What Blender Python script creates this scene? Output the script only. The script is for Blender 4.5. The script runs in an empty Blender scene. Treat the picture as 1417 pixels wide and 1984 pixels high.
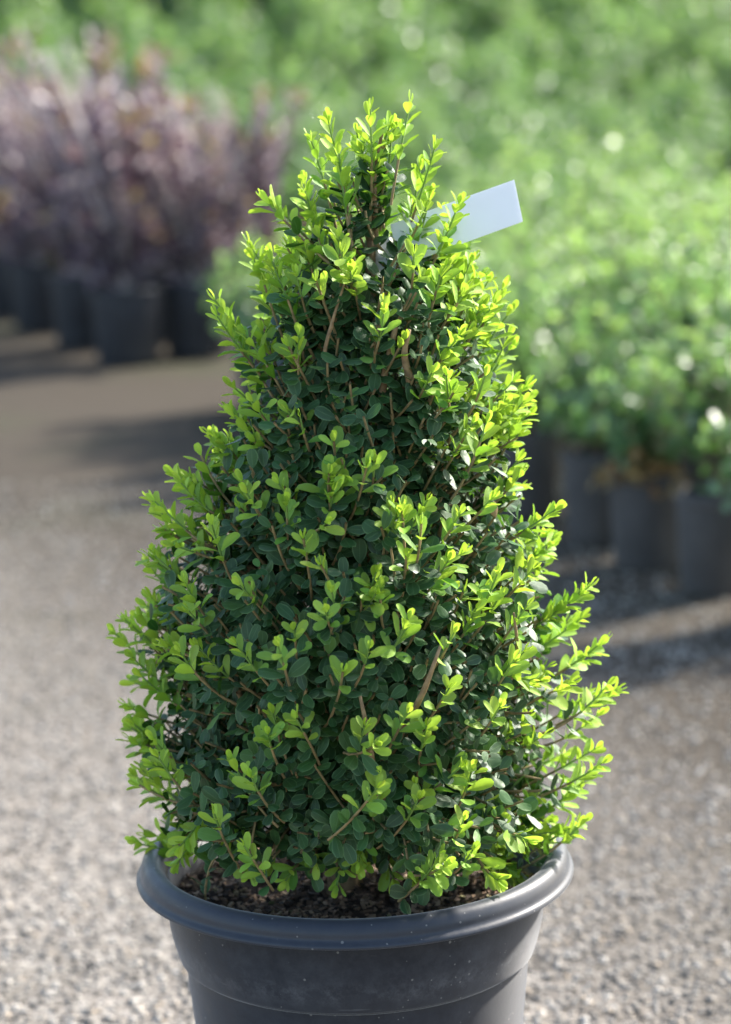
import bpy, math, random
import numpy as np
from mathutils import Vector, Matrix
from mathutils.bvhtree import BVHTree

random.seed(7)
rng = np.random.default_rng(11)
S = bpy.context.scene
COL = S.collection
R = math.radians

# ------------------------------------------------------------------ camera
CAM_POS = Vector((0.0, -2.1045, 1.114))
pitch, yaw, roll = R(11.216), R(0.5246), R(-1.6987)
fwd = Vector((math.sin(yaw) * math.cos(pitch), math.cos(yaw) * math.cos(pitch), -math.sin(pitch)))
rt0 = fwd.cross(Vector((0, 0, 1))).normalized()
up0 = rt0.cross(fwd)
rt = math.cos(roll) * rt0 + math.sin(roll) * up0
up = -math.sin(roll) * rt0 + math.cos(roll) * up0
cd = bpy.data.cameras.new('camera')
cam = bpy.data.objects.new('camera', cd)
COL.objects.link(cam)
M = Matrix((rt, up, -fwd)).transposed().to_4x4()
M.translation = CAM_POS
cam.matrix_world = M
cd.sensor_fit = 'VERTICAL'
cd.sensor_height = 36.0
cd.sensor_width = 24.0
cd.lens = 85.0
cd.clip_start = 0.05
cd.clip_end = 400.0
cd.dof.use_dof = True
cd.dof.focus_distance = 2.03
cd.dof.aperture_fstop = 3.9
S.camera = cam

# ------------------------------------------------------------------ light
SUN_EL, SUN_AZ = R(36), R(56)          # azimuth measured from +Y towards +X
world = bpy.data.worlds.new('World')
S.world = world
world.use_nodes = True
wn = world.node_tree
wn.nodes.clear()
sky = wn.nodes.new('ShaderNodeTexSky')
sky.sky_type = 'NISHITA'
sky.sun_disc = False
sky.sun_elevation = SUN_EL
sky.sun_rotation = SUN_AZ
sky.dust_density = 1.5
bg = wn.nodes.new('ShaderNodeBackground')
bg.inputs['Strength'].default_value = 0.135
wo = wn.nodes.new('ShaderNodeOutputWorld')
wn.links.new(sky.outputs[0], bg.inputs[0])
wn.links.new(bg.outputs[0], wo.inputs[0])

sd = bpy.data.lights.new('sun', 'SUN')
sd.energy = 4.4
sd.angle = R(3.5)      # thin haze round the sun: the shadows in the photograph are soft
sd.color = (1.0, 0.94, 0.86)
sun = bpy.data.objects.new('sun', sd)
COL.objects.link(sun)
sdir = Vector((math.sin(SUN_AZ) * math.cos(SUN_EL), math.cos(SUN_AZ) * math.cos(SUN_EL), math.sin(SUN_EL)))
sun.rotation_euler = sdir.to_track_quat('Z', 'Y').to_euler()
sun.location = (4, 4, 6)

S.view_settings.view_transform = 'Standard'
S.view_settings.look = 'None'
S.view_settings.gamma = 1.0
S.view_settings.use_curve_mapping = False
S.view_settings.exposure = 1.65
S.cycles.max_bounces = 10
S.cycles.transmission_bounces = 6
S.cycles.use_denoising = True


# ------------------------------------------------------------------ helpers
def tag(o, label=None, cat=None, group=None, kind=None):
    if label: o['label'] = label
    if cat: o['category'] = cat
    if group: o['group'] = group
    if kind: o['kind'] = kind
    return o


def empty(name, loc, label, cat, group=None):
    o = bpy.data.objects.new(name, None)
    o.empty_display_size = 0.05
    o.location = loc
    COL.objects.link(o)
    return tag(o, label, cat, group)


def link(name, mesh, parent=None, loc=None):
    o = bpy.data.objects.new(name, mesh)
    COL.objects.link(o)
    if parent is not None: o.parent = parent
    if loc is not None: o.location = loc
    return o


class Acc:
    """collects polygons of one size (quads or triangles) with point attributes"""
    def __init__(self): self.v, self.f, self.n, self.at = [], [], 0, []

    def add(self, v, f, at=None):
        v = np.asarray(v, float)
        self.v.append(v)
        self.f.append(np.asarray(f, int) + self.n)
        self.n += len(v)
        self.at.append(np.zeros((len(v), 4)) if at is None else np.asarray(at, float))

    def mesh(self, name, mat, smooth=True):
        v = np.concatenate(self.v); f = np.concatenate(self.f); at = np.concatenate(self.at)
        return np_mesh(name, v, f, mat, at, smooth)


def np_mesh(name, v, f, mat, at=None, smooth=True):
    me = bpy.data.meshes.new(name)
    k = f.shape[1]
    me.vertices.add(len(v)); me.vertices.foreach_set('co', np.ascontiguousarray(v, dtype=np.float32).ravel())
    me.loops.add(f.size); me.loops.foreach_set('vertex_index', f.astype(np.int32).ravel())
    me.polygons.add(len(f)); me.polygons.foreach_set('loop_start', np.arange(0, f.size, k, dtype=np.int32))
    if at is not None:
        a = me.attributes.new('info', 'FLOAT_COLOR', 'POINT')
        a.data.foreach_set('color', np.ascontiguousarray(at, dtype=np.float32).ravel())
    me.polygons.foreach_set('use_smooth', np.full(len(f), smooth))
    me.update(calc_edges=True)
    me.validate()
    me.materials.append(mat)
    return me


def tube(acc, pts, rad, n=6, at=(0, 0, 0, 0), cap=True):
    pts = np.asarray(pts, float)
    m = len(pts)
    rad = np.broadcast_to(np.asarray(rad, float), (m,))
    t = np.gradient(pts, axis=0)
    t /= np.linalg.norm(t, axis=1)[:, None] + 1e-9
    ref = np.array([0.31, 0.17, 0.93]) if abs(t[0] @ np.array([0.31, 0.17, 0.93])) < 0.9 else np.array([1., 0, 0])
    a = np.cross(t, ref); a /= np.linalg.norm(a, axis=1)[:, None] + 1e-9
    b = np.cross(t, a)
    th = np.linspace(0, 2 * np.pi, n, endpoint=False)
    ring = pts[:, None, :] + rad[:, None, None] * (a[:, None, :] * np.cos(th)[None, :, None] + b[:, None, :] * np.sin(th)[None, :, None])
    v = ring.reshape(-1, 3)
    f = []
    for i in range(m - 1):
        for j in range(n):
            j2 = (j + 1) % n
            f.append((i * n + j, i * n + j2, (i + 1) * n + j2, (i + 1) * n + j))
    if cap and n % 2 == 0:
        for base in (0, (m - 1) * n):
            for j in range(0, n // 2 - 1):
                f.append((base + j, base + j + 1, base + n - 2 - j, base + n - 1 - j))
    acc.add(v, f, np.tile(np.asarray(at, float), (len(v), 1)))


def lathe(prof, n=96, closed=False, lift=0.0):
    prof = np.asarray(prof, float)
    prof = prof.copy(); prof[:, 1] += np.where(prof[:, 1] > 0.15, lift, 0)
    th = np.linspace(0, 2 * np.pi, n, endpoint=False)
    m = len(prof)
    v = np.stack([prof[:, 0][:, None] * np.cos(th), prof[:, 0][:, None] * np.sin(th), np.repeat(prof[:, 1][:, None], n, 1)], -1).reshape(-1, 3)
    f = []
    for i in range(m if closed else m - 1):
        i2 = (i + 1) % m
        for j in range(n):
            j2 = (j + 1) % n
            f.append((i * n + j, i * n + j2, i2 * n + j2, i2 * n + j))
    return v, np.array(f)


def smooth_prof(p, k=3):
    """Catmull-Rom through the points"""
    p = np.asarray(p, float)
    q = np.vstack([2 * p[0] - p[1], p, 2 * p[-1] - p[-2]])
    out = []
    for i in range(1, len(q) - 2):
        for s in range(k):
            t = s / k
            out.append(0.5 * (2 * q[i] + (q[i + 1] - q[i - 1]) * t + (2 * q[i - 1] - 5 * q[i] + 4 * q[i + 1] - q[i + 2]) * t * t + (3 * q[i] - q[i - 1] - 3 * q[i + 1] + q[i + 2]) * t ** 3))
    out.append(p[-1])
    return np.array(out)


# ------------------------------------------------------------------ materials
def new_mat(name):
    m = bpy.data.materials.new(name)
    m.use_nodes = True
    nt = m.node_tree
    nt.nodes.clear()
    return m, nt, (lambda t, **kw: _node(nt, t, kw))


def _node(nt, t, kw):
    n = nt.nodes.new('ShaderNode' + t)
    for k, v in kw.items():
        if k in n.inputs: n.inputs[k].default_value = v
        else: setattr(n, k, v)
    return n


def ramp(nd, stops, interp='LINEAR'):
    r = nd('ValToRGB')
    cr = r.color_ramp
    cr.interpolation = interp
    while len(cr.elements) < len(stops): cr.elements.new(0.5)
    for e, (p, c) in zip(cr.elements, stops):
        e.position = p
        e.color = (*c, 1) if len(c) == 3 else c
    return r


def mixc(nt, nd, fac, a, b, mode='MIX'):
    m = nd('Mix', data_type='RGBA', blend_type=mode)
    for sock, val in ((m.inputs[0], fac), (m.inputs[6], a), (m.inputs[7], b)):
        if hasattr(val, 'is_linked') or isinstance(val, bpy.types.NodeSocket): nt.links.new(val, sock)
        else: sock.default_value = (*val, 1) if isinstance(val, tuple) and len(val) == 3 else val
    return m.outputs[2]


def math_n(nt, nd, op, a, b=None, clamp=False):
    m = nd('Math', operation=op, use_clamp=clamp)
    for s, v in ((m.inputs[0], a), (m.inputs[1], b)):
        if v is None: continue
        if isinstance(v, bpy.types.NodeSocket): nt.links.new(v, s)
        else: s.default_value = v
    return m.outputs[0]


def leaf_material(name, stops, back, t_stops, t_fac, rough=(0.3, 0.42), edge=None, spec=0.5, plant_vary=0.0, bump=True, vary=0.35, back_mix=0.5):
    """info attribute: R age (0 old .. 1 young), G random, B across (0..1), A along (0..1)"""
    m, nt, nd = new_mat(name)
    at = nd('Attribute', attribute_name='info')
    sep = nd('SeparateColor')
    nt.links.new(at.outputs['Color'], sep.inputs[0])
    age, rnd, acr = sep.outputs[0], sep.outputs[1], sep.outputs[2]
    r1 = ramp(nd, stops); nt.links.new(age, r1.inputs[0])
    val = nd('HueSaturation')
    nt.links.new(r1.outputs[0], val.inputs['Color'])
    mr = nd('MapRange'); mr.inputs[3].default_value = 1 - vary; mr.inputs[4].default_value = 1 + vary
    nt.links.new(rnd, mr.inputs[0]); nt.links.new(mr.outputs[0], val.inputs['Value'])
    mh = nd('MapRange'); mh.inputs[3].default_value = 0.485; mh.inputs[4].default_value = 0.515
    r7 = math_n(nt, nd, 'FRACT', math_n(nt, nd, 'MULTIPLY', rnd, 7.31))
    nt.links.new(r7, mh.inputs[0]); nt.links.new(mh.outputs[0], val.inputs['Hue'])
    col = val.outputs[0]
    if plant_vary:
        oi = nd('ObjectInfo')
        hv = nd('HueSaturation')
        a1 = nd('MapRange'); a1.inputs[3].default_value = 1 - plant_vary; a1.inputs[4].default_value = 1 + plant_vary
        nt.links.new(oi.outputs['Random'], a1.inputs[0]); nt.links.new(a1.outputs[0], hv.inputs['Value'])
        a2 = nd('MapRange'); a2.inputs[3].default_value = 0.515; a2.inputs[4].default_value = 0.47
        nt.links.new(math_n(nt, nd, 'FRACT', math_n(nt, nd, 'MULTIPLY', oi.outputs['Random'], 5.7)), a2.inputs[0]); nt.links.new(a2.outputs[0], hv.inputs['Hue'])
        nt.links.new(col, hv.inputs['Color']); col = hv.outputs[0]
    tc = nd('TexCoord')
    nz = nd('TexNoise', Scale=55.0, Detail=3.0)
    nt.links.new(tc.outputs['Object'], nz.inputs['Vector'])
    col = mixc(nt, nd, math_n(nt, nd, 'MULTIPLY', nz.outputs[0], 0.22), col, (0.25, 0.3, 0.2), 'SOFT_LIGHT')
    if edge:
        d = math_n(nt, nd, 'ABSOLUTE', math_n(nt, nd, 'SUBTRACT', acr, 0.5))
        rim = ramp(nd, [(0.0, (0.55,) * 3), (0.045, (0,) * 3), (0.39, (0,) * 3), (0.5, (1,) * 3)])
        nt.links.new(d, rim.inputs[0])
        col = mixc(nt, nd, math_n(nt, nd, 'MULTIPLY', rim.outputs[0], 0.55), col, edge)
    geo = nd('NewGeometry')
    colb = mixc(nt, nd, back_mix, col, back)
    col2 = mixc(nt, nd, geo.outputs['Backfacing'], col, colb)
    p = nd('BsdfPrincipled')
    nt.links.new(col2, p.inputs['Base Color'])
    p.inputs['Specular IOR Level'].default_value = spec
    mrr = nd('MapRange'); mrr.inputs[3].default_value = rough[0]; mrr.inputs[4].default_value = rough[1]
    nt.links.new(age, mrr.inputs[0])
    rr = math_n(nt, nd, 'ADD', mrr.outputs[0], math_n(nt, nd, 'MULTIPLY', geo.outputs['Backfacing'], 0.22))
    nt.links.new(rr, p.inputs['Roughness'])
    if bump:
        n2 = nd('TexNoise', Scale=220.0, Detail=2.0)
        nt.links.new(tc.outputs['Object'], n2.inputs['Vector'])
        bp = nd('Bump', Strength=0.25, Distance=0.0015)
        nt.links.new(n2.outputs[0], bp.inputs['Height']); nt.links.new(bp.outputs[0], p.inputs['Normal'])
    tr = nd('BsdfTranslucent')
    r2 = ramp(nd, t_stops); nt.links.new(age, r2.inputs[0]); nt.links.new(r2.outputs[0], tr.inputs[0])
    mx = nd('MixShader')
    mf = nd('MapRange'); mf.inputs[3].default_value = t_fac[0]; mf.inputs[4].default_value = t_fac[1]
    nt.links.new(age, mf.inputs[0]); nt.links.new(mf.outputs[0], mx.inputs[0])
    nt.links.new(p.outputs[0], mx.inputs[1]); nt.links.new(tr.outputs[0], mx.inputs[2])
    o = nd('OutputMaterial'); nt.links.new(mx.outputs[0], o.inputs[0])
    return m


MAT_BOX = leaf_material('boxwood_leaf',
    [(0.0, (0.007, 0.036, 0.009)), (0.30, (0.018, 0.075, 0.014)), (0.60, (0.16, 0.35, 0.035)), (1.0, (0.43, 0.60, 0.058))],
    (0.12, 0.20, 0.09),
    [(0.0, (0.04, 0.14, 0.02)), (0.5, (0.22, 0.48, 0.03)), (1.0, (0.50, 0.70, 0.06))], (0.12, 0.38),
    rough=(0.25, 0.38), edge=(0.20, 0.33, 0.13), back_mix=0.2, spec=0.36)
MAT_GREEN = leaf_material('garden_leaf',
    [(0.0, (0.06, 0.14, 0.05)), (0.5, (0.11, 0.21, 0.05)), (1.0, (0.26, 0.38, 0.08))], (0.20, 0.28, 0.15),
    [(0.0, (0.20, 0.42, 0.11)), (1.0, (0.54, 0.70, 0.16))], (0.42, 0.55), rough=(0.15, 0.2), bump=False, spec=1.0, plant_vary=0.22)
MAT_FAR = leaf_material('field_leaf',
    [(0.0, (0.045, 0.115, 0.045)), (1.0, (0.13, 0.23, 0.06))], (0.13, 0.21, 0.10),
    [(0.0, (0.12, 0.30, 0.08)), (1.0, (0.40, 0.58, 0.13))], (0.34, 0.46), rough=(0.18, 0.24), bump=False, spec=0.6, plant_vary=0.26)
MAT_PURPLE = leaf_material('purple_leaf',
    [(0.0, (0.045, 0.033, 0.048)), (0.55, (0.13, 0.10, 0.13)), (0.8, (0.20, 0.13, 0.07)), (1.0, (0.15, 0.15, 0.05))], (0.34, 0.27, 0.31),
    [(0.0, (0.13, 0.06, 0.10)), (0.6, (0.26, 0.15, 0.18)), (1.0, (0.40, 0.30, 0.06))], (0.15, 0.35), rough=(0.2, 0.25), bump=False, spec=0.5, plant_vary=0.2)
MAT_DRY = leaf_material('dry_leaf', [(0.0, (0.19, 0.10, 0.035)), (1.0, (0.38, 0.27, 0.09))], (0.34, 0.25, 0.12),
    [(0.0, (0.3, 0.13, 0.05)), (1.0, (0.45, 0.25, 0.1))], (0.15, 0.25), rough=(0.6, 0.7), bump=False)


def bark_material(name, a, b, green=None):
    m, nt, nd = new_mat(name)
    tc = nd('TexCoord')
    nz = nd('TexNoise', Scale=90.0, Detail=6.0, Roughness=0.65)
    nt.links.new(tc.outputs['Object'], nz.inputs['Vector'])
    r = ramp(nd, [(0.3, a), (0.7, b)]); nt.links.new(nz.outputs[0], r.inputs[0])
    col = r.outputs[0]
    if green:
        at = nd('Attribute', attribute_name='info')
        sep = nd('SeparateColor'); nt.links.new(at.outputs['Color'], sep.inputs[0])
        col = mixc(nt, nd, sep.outputs[0], col, green)
    p = nd('BsdfPrincipled', Roughness=0.75)
    nt.links.new(col, p.inputs['Base Color'])
    bp = nd('Bump', Strength=0.6, Distance=0.002)
    nt.links.new(nz.outputs[0], bp.inputs['Height']); nt.links.new(bp.outputs[0], p.inputs['Normal'])
    o = nd('OutputMaterial'); nt.links.new(p.outputs[0], o.inputs[0])
    return m


MAT_BARK = bark_material('twig_bark', (0.12, 0.072, 0.032), (0.38, 0.25, 0.12), green=(0.16, 0.26, 0.05))
MAT_PALE = bark_material('pale_stem', (0.34, 0.28, 0.25), (0.58, 0.50, 0.45))
MAT_STEM = bark_material('shrub_stem', (0.10, 0.06, 0.045), (0.26, 0.18, 0.13))


def plastic_material(name, base, dust, dust_amt, rough=0.42, speck=True, scale=1.0, spec=0.5, sheen=0.0):
    m, nt, nd = new_mat(name)
    tc = nd('TexCoord')
    n1 = nd('TexNoise', Scale=7.0 * scale, Detail=8.0, Roughness=0.7)
    n2 = nd('TexNoise', Scale=60.0 * scale, Detail=6.0, Roughness=0.75)
    for n in (n1, n2): nt.links.new(tc.outputs['Object'], n.inputs['Vector'])
    mask = math_n(nt, nd, 'MULTIPLY', n1.outputs[0], n2.outputs[0])
    r = ramp(nd, [(0.16, (0.12,) * 3), (0.34, (1.0,) * 3)]); nt.links.new(mask, r.inputs[0])
    dm = math_n(nt, nd, 'MULTIPLY', r.outputs[0], dust_amt)
    if speck:       # dust settled on the shoulder and splashes near it
        sz = nd('SeparateXYZ'); nt.links.new(tc.outputs['Object'], sz.inputs[0])
        band = ramp(nd, [(0.0, (0,) * 3), (0.60, (0.1,) * 3), (0.70, (1,) * 3), (0.78, (0.25,) * 3), (1.0, (0.1,) * 3)])
        mz = nd('MapRange'); mz.inputs[1].default_value = 0.20; mz.inputs[2].default_value = 0.36
        nt.links.new(sz.outputs[2], mz.inputs[0]); nt.links.new(mz.outputs[0], band.inputs[0])
        n4 = nd('TexNoise', Scale=26.0, Detail=9.0, Roughness=0.8); nt.links.new(tc.outputs['Object'], n4.inputs['Vector'])
        r4 = ramp(nd, [(0.46, (0,) * 3), (0.66, (1,) * 3)]); nt.links.new(n4.outputs[0], r4.inputs[0])
        dm = math_n(nt, nd, 'ADD', dm, math_n(nt, nd, 'MULTIPLY', math_n(nt, nd, 'MULTIPLY', r4.outputs[0], band.outputs[0]), 0.55), True)
    col = mixc(nt, nd, dm, base, dust)
    if speck:
        vo = nd('TexVoronoi', Scale=240.0 * scale); nt.links.new(tc.outputs['Object'], vo.inputs['Vector'])
        thr = nd('SeparateColor'); nt.links.new(vo.outputs['Color'], thr.inputs[0])
        near = math_n(nt, nd, 'LESS_THAN', vo.outputs['Distance'], math_n(nt, nd, 'MULTIPLY', math_n(nt, nd, 'POWER', thr.outputs[0], 16.0), 0.32))
        col = mixc(nt, nd, math_n(nt, nd, 'MULTIPLY', near, 0.35), col, (0.30, 0.29, 0.27))
        # long faint scratches
        mp = nd('Mapping'); mp.inputs['Scale'].default_value = (30, 30, 180); mp.inputs['Rotation'].default_value = (0.3, 0.5, 0)
        nt.links.new(tc.outputs['Object'], mp.inputs[0])
        n3 = nd('TexNoise', Scale=1.0, Detail=2.0); nt.links.new(mp.outputs[0], n3.inputs['Vector'])
        sc = ramp(nd, [(0.70, (0,) * 3), (0.76, (1,) * 3)]); nt.links.new(n3.outputs[0], sc.inputs[0])
        col = mixc(nt, nd, math_n(nt, nd, 'MULTIPLY', sc.outputs[0], 0.12), col, (0.3, 0.3, 0.3))
    p = nd('BsdfPrincipled')
    nt.links.new(col, p.inputs['Base Color'])
    p.inputs['Specular IOR Level'].default_value = spec
    p.inputs['Sheen Weight'].default_value = sheen      # the film of dust that catches grazing light
    p.inputs['Sheen Roughness'].default_value = 0.45
    rr = math_n(nt, nd, 'ADD', math_n(nt, nd, 'MULTIPLY', r.outputs[0], 0.22), rough)
    nt.links.new(rr, p.inputs['Roughness'])
    bp = nd('Bump', Strength=0.12, Distance=0.0012)
    nt.links.new(n2.outputs[0], bp.inputs['Height']); nt.links.new(bp.outputs[0], p.inputs['Normal'])
    o = nd('OutputMaterial'); nt.links.new(p.outputs[0], o.inputs[0])
    return m


MAT_POT = plastic_material('dark_pot_plastic', (0.008, 0.0105, 0.016), (0.12, 0.125, 0.135), 0.15, spec=0.2, sheen=0.3)
MAT_RIM = plastic_material('pot_rim_plastic', (0.015, 0.019, 0.028), (0.12, 0.125, 0.13), 0.06, rough=0.34, spec=0.36, sheen=0.25)
MAT_INNER = plastic_material('pot_inner_plastic', (0.032, 0.034, 0.04), (0.33, 0.29, 0.23), 0.8, rough=0.45)
MAT_NPOT = plastic_material('nursery_pot_plastic', (0.052, 0.050, 0.050), (0.16, 0.15, 0.14), 0.4, speck=False, scale=1.5, sheen=0.05, rough=0.6, spec=0.3)


def attr_material(name, stops, rough=0.85, bump_scale=0):
    m, nt, nd = new_mat(name)
    at = nd('Attribute', attribute_name='info')
    sep = nd('SeparateColor'); nt.links.new(at.outputs['Color'], sep.inputs[0])
    r = ramp(nd, stops); nt.links.new(sep.outputs[0], r.inputs[0])
    tc = nd('TexCoord')
    nz = nd('TexNoise', Scale=320.0, Detail=4.0); nt.links.new(tc.outputs['Object'], nz.inputs['Vector'])
    col = mixc(nt, nd, 0.6, r.outputs[0], nz.outputs[0], 'OVERLAY')
    p = nd('BsdfPrincipled', Roughness=rough)
    nt.links.new(col, p.inputs['Base Color'])
    o = nd('OutputMaterial'); nt.links.new(p.outputs[0], o.inputs[0])
    return m


MAT_CHIP = attr_material('bark_chip', [(0.0, (0.03, 0.022, 0.016)), (0.35, (0.11, 0.07, 0.045)), (0.66, (0.26, 0.165, 0.10)), (0.93, (0.40, 0.29, 0.19)), (1.0, (0.10, 0.12, 0.03))])
MAT_STONE = attr_material('gravel_stone', [(0.0, (0.045, 0.042, 0.038)), (0.25, (0.14, 0.128, 0.11)), (0.6, (0.27, 0.248, 0.215)), (0.85, (0.43, 0.405, 0.36)), (1.0, (0.33, 0.26, 0.18))])


def soil_material():
    m, nt, nd = new_mat('potting_soil')
    tc = nd('TexCoord')
    nz = nd('TexNoise', Scale=120.0, Detail=8.0, Roughness=0.7); nt.links.new(tc.outputs['Object'], nz.inputs['Vector'])
    r = ramp(nd, [(0.35, (0.02, 0.015, 0.011)), (0.6, (0.075, 0.05, 0.034)), (0.75, (0.17, 0.115, 0.075))])
    nt.links.new(nz.outputs[0], r.inputs[0])
    p = nd('BsdfPrincipled', Roughness=0.95); nt.links.new(r.outputs[0], p.inputs['Base Color'])
    bp = nd('Bump', Strength=1.0, Distance=0.004)
    nt.links.new(nz.outputs[0], bp.inputs['Height']); nt.links.new(bp.outputs[0], p.inputs['Normal'])
    o = nd('OutputMaterial'); nt.links.new(p.outputs[0], o.inputs[0])
    return m


MAT_SOIL = soil_material()


def ground_material():
    m, nt, nd = new_mat('packed_gravel_ground')
    tc = nd('TexCoord')
    P = tc.outputs['Object']
    vo = nd('TexVoronoi', Scale=115.0); nt.links.new(P, vo.inputs['Vector'])
    s = nd('SeparateColor'); nt.links.new(vo.outputs['Color'], s.inputs[0])
    r = ramp(nd, [(0.0, (0.08, 0.074, 0.068)), (0.3, (0.19, 0.172, 0.152)), (0.7, (0.28, 0.255, 0.225)), (1.0, (0.38, 0.355, 0.32))])
    nt.links.new(s.outputs[0], r.inputs[0])
    n1 = nd('TexNoise', Scale=2.2, Detail=7.0, Roughness=0.65); nt.links.new(P, n1.inputs['Vector'])
    r1 = ramp(nd, [(0.36, (0.62, 0.62, 0.59)), (0.52, (0.88, 0.87, 0.845)), (0.7, (0.97, 0.93, 0.87))]); nt.links.new(n1.outputs[0], r1.inputs[0])
    col = mixc(nt, nd, 1.0, r.outputs[0], r1.outputs[0], 'MULTIPLY')
    n2 = nd('TexNoise', Scale=1.1, Detail=5.0, Roughness=0.6); nt.links.new(P, n2.inputs['Vector'])
    r2 = ramp(nd, [(0.52, (0,) * 3), (0.68, (1,) * 3)]); nt.links.new(n2.outputs[0], r2.inputs[0])
    # ground turns darker and browner farther back, with mossy patches
    sx = nd('SeparateXYZ'); nt.links.new(P, sx.inputs[0])
    far = nd('MapRange'); far.inputs[1].default_value = 1.2; far.inputs[2].default_value = 4.6
    nt.links.new(math_n(nt, nd, 'ADD', sx.outputs[1], math_n(nt, nd, 'MULTIPLY', n1.outputs[0], 1.0)), far.inputs[0])
    # damp ground along the rows of pots, with soft shade painted in too
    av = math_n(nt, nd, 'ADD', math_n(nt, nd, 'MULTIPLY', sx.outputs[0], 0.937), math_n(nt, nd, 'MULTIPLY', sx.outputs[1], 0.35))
    damp_shade = nd('MapRange', interpolation_type='SMOOTHSTEP'); damp_shade.inputs[1].default_value = -0.15; damp_shade.inputs[2].default_value = 1.35
    nt.links.new(math_n(nt, nd, 'ADD', av, math_n(nt, nd, 'MULTIPLY', math_n(nt, nd, 'SUBTRACT', n1.outputs[0], 0.5), 0.9)), damp_shade.inputs[0])
    darken = math_n(nt, nd, 'ADD', math_n(nt, nd, 'MULTIPLY', far.outputs[0], 0.72), math_n(nt, nd, 'MULTIPLY', damp_shade.outputs[0], 0.85), True)  # sums the distance tone with the damp and painted shade by the rows
    col = mixc(nt, nd, math_n(nt, nd, 'MULTIPLY', darken, 0.96), col, (0.050, 0.041, 0.030))
    col = mixc(nt, nd, math_n(nt, nd, 'MULTIPLY', r2.outputs[0], math_n(nt, nd, 'ADD', math_n(nt, nd, 'MULTIPLY', far.outputs[0], 0.5), 0.12)), col, (0.05, 0.055, 0.03))
    p = nd('BsdfPrincipled', Roughness=0.92); nt.links.new(col, p.inputs['Base Color'])
    p.inputs['Specular IOR Level'].default_value = 0.12
    h = math_n(nt, nd, 'SUBTRACT', 1.0, vo.outputs['Distance'])
    bp = nd('Bump', Strength=0.7, Distance=0.004); nt.links.new(h, bp.inputs['Height']); nt.links.new(bp.outputs[0], p.inputs['Normal'])
    o = nd('OutputMaterial'); nt.links.new(p.outputs[0], o.inputs[0])
    return m


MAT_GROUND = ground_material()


def tag_material():
    m, nt, nd = new_mat('white_tag_plastic')
    p = nd('BsdfPrincipled', Roughness=0.45); p.inputs['Base Color'].default_value = (0.86, 0.87, 0.88, 1)
    tr = nd('BsdfTranslucent'); tr.inputs[0].default_value = (0.8, 0.82, 0.84, 1)
    mx = nd('MixShader'); mx.inputs[0].default_value = 0.42
    nt.links.new(p.outputs[0], mx.inputs[1]); nt.links.new(tr.outputs[0], mx.inputs[2])
    o = nd('OutputMaterial'); nt.links.new(mx.outputs[0], o.inputs[0])
    return m


MAT_TAG = tag_material()

# ------------------------------------------------------------------ ground
gx = np.array([-120, -40, -12, -5, -2.5, 0, 2.5, 5, 12, 40, 120.]); gy = np.array([-60, -20, -6, -2, 0, 2, 4, 6, 9, 14, 22, 40, 80, 160.])
gv = np.array([(x, y, 0.0) for y in gy for x in gx])
gf = np.array([(j * 11 + i, j * 11 + i + 1, (j + 1) * 11 + i + 1, (j + 1) * 11 + i) for j in range(13) for i in range(10)])
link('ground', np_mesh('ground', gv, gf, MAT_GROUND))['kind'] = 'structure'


def stone_mesh():
    # rounded little stones, each a squashed and jittered cube-sphere
    base = np.array([(x, y, z) for z in (-1, 1) for y in (-1, 1) for x in (-1, 1)], float) / math.sqrt(3)
    extra = np.array([(0, 0, 1.02), (1.02, 0, 0), (-1.02, 0, 0), (0, 1.02, 0), (0, -1.02, 0)])
    b = np.vstack([base, extra])
    # triangles of a cube whose top and sides are raised to a point
    quads = [((4, 5, 7, 6), 8), ((1, 3, 7, 5), 9), ((2, 0, 4, 6), 10), ((3, 2, 6, 7), 11), ((0, 1, 5, 4), 12)]
    tri = []
    for q, c in quads:
        for i in range(4): tri.append((q[i], q[(i + 1) % 4], c))
    tri = np.array(tri)
    n = 34000
    y = 0.15 + 3.9 * rng.random(n) ** 1.5
    half = 0.42 + (y - 0.2) * 0.21
    x = (rng.random(n) * 2 - 1) * (half + 0.12)
    keep = ~(np.hypot(x, y) < 0.15)
    x, y = x[keep], y[keep]; n = len(x)
    size = 0.0018 + 0.0033 * rng.random(n) ** 1.8
    sc = np.stack([size * rng.uniform(0.8, 1.35, n), size * rng.uniform(0.8, 1.35, n), size * rng.uniform(0.5, 0.9, n)], -1)
    a = rng.random(n) * 6.283
    v = b[None] * (1 + rng.uniform(-0.18, 0.18, (n, 13, 1))) * sc[:, None, :]
    ca, sa = np.cos(a)[:, None], np.sin(a)[:, None]
    vx = v[..., 0] * ca - v[..., 1] * sa + x[:, None]; vy = v[..., 0] * sa + v[..., 1] * ca + y[:, None]
    vz = v[..., 2] + (sc[:, 2] * 0.35)[:, None]
    V = np.stack([vx, vy, vz], -1).reshape(-1, 3)
    F = (tri[None] + (np.arange(n) * 13)[:, None, None]).reshape(-1, 3)
    at = np.zeros((n, 13, 4)); at[..., 0] = rng.random(n)[:, None]
    return np_mesh('gravel', V, F, MAT_STONE, at.reshape(-1, 4))


g = link('gravel', stone_mesh())
tag(g, 'pale beige gravel grains scattered over the ground round the big pot', 'gravel', kind='stuff')

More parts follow.
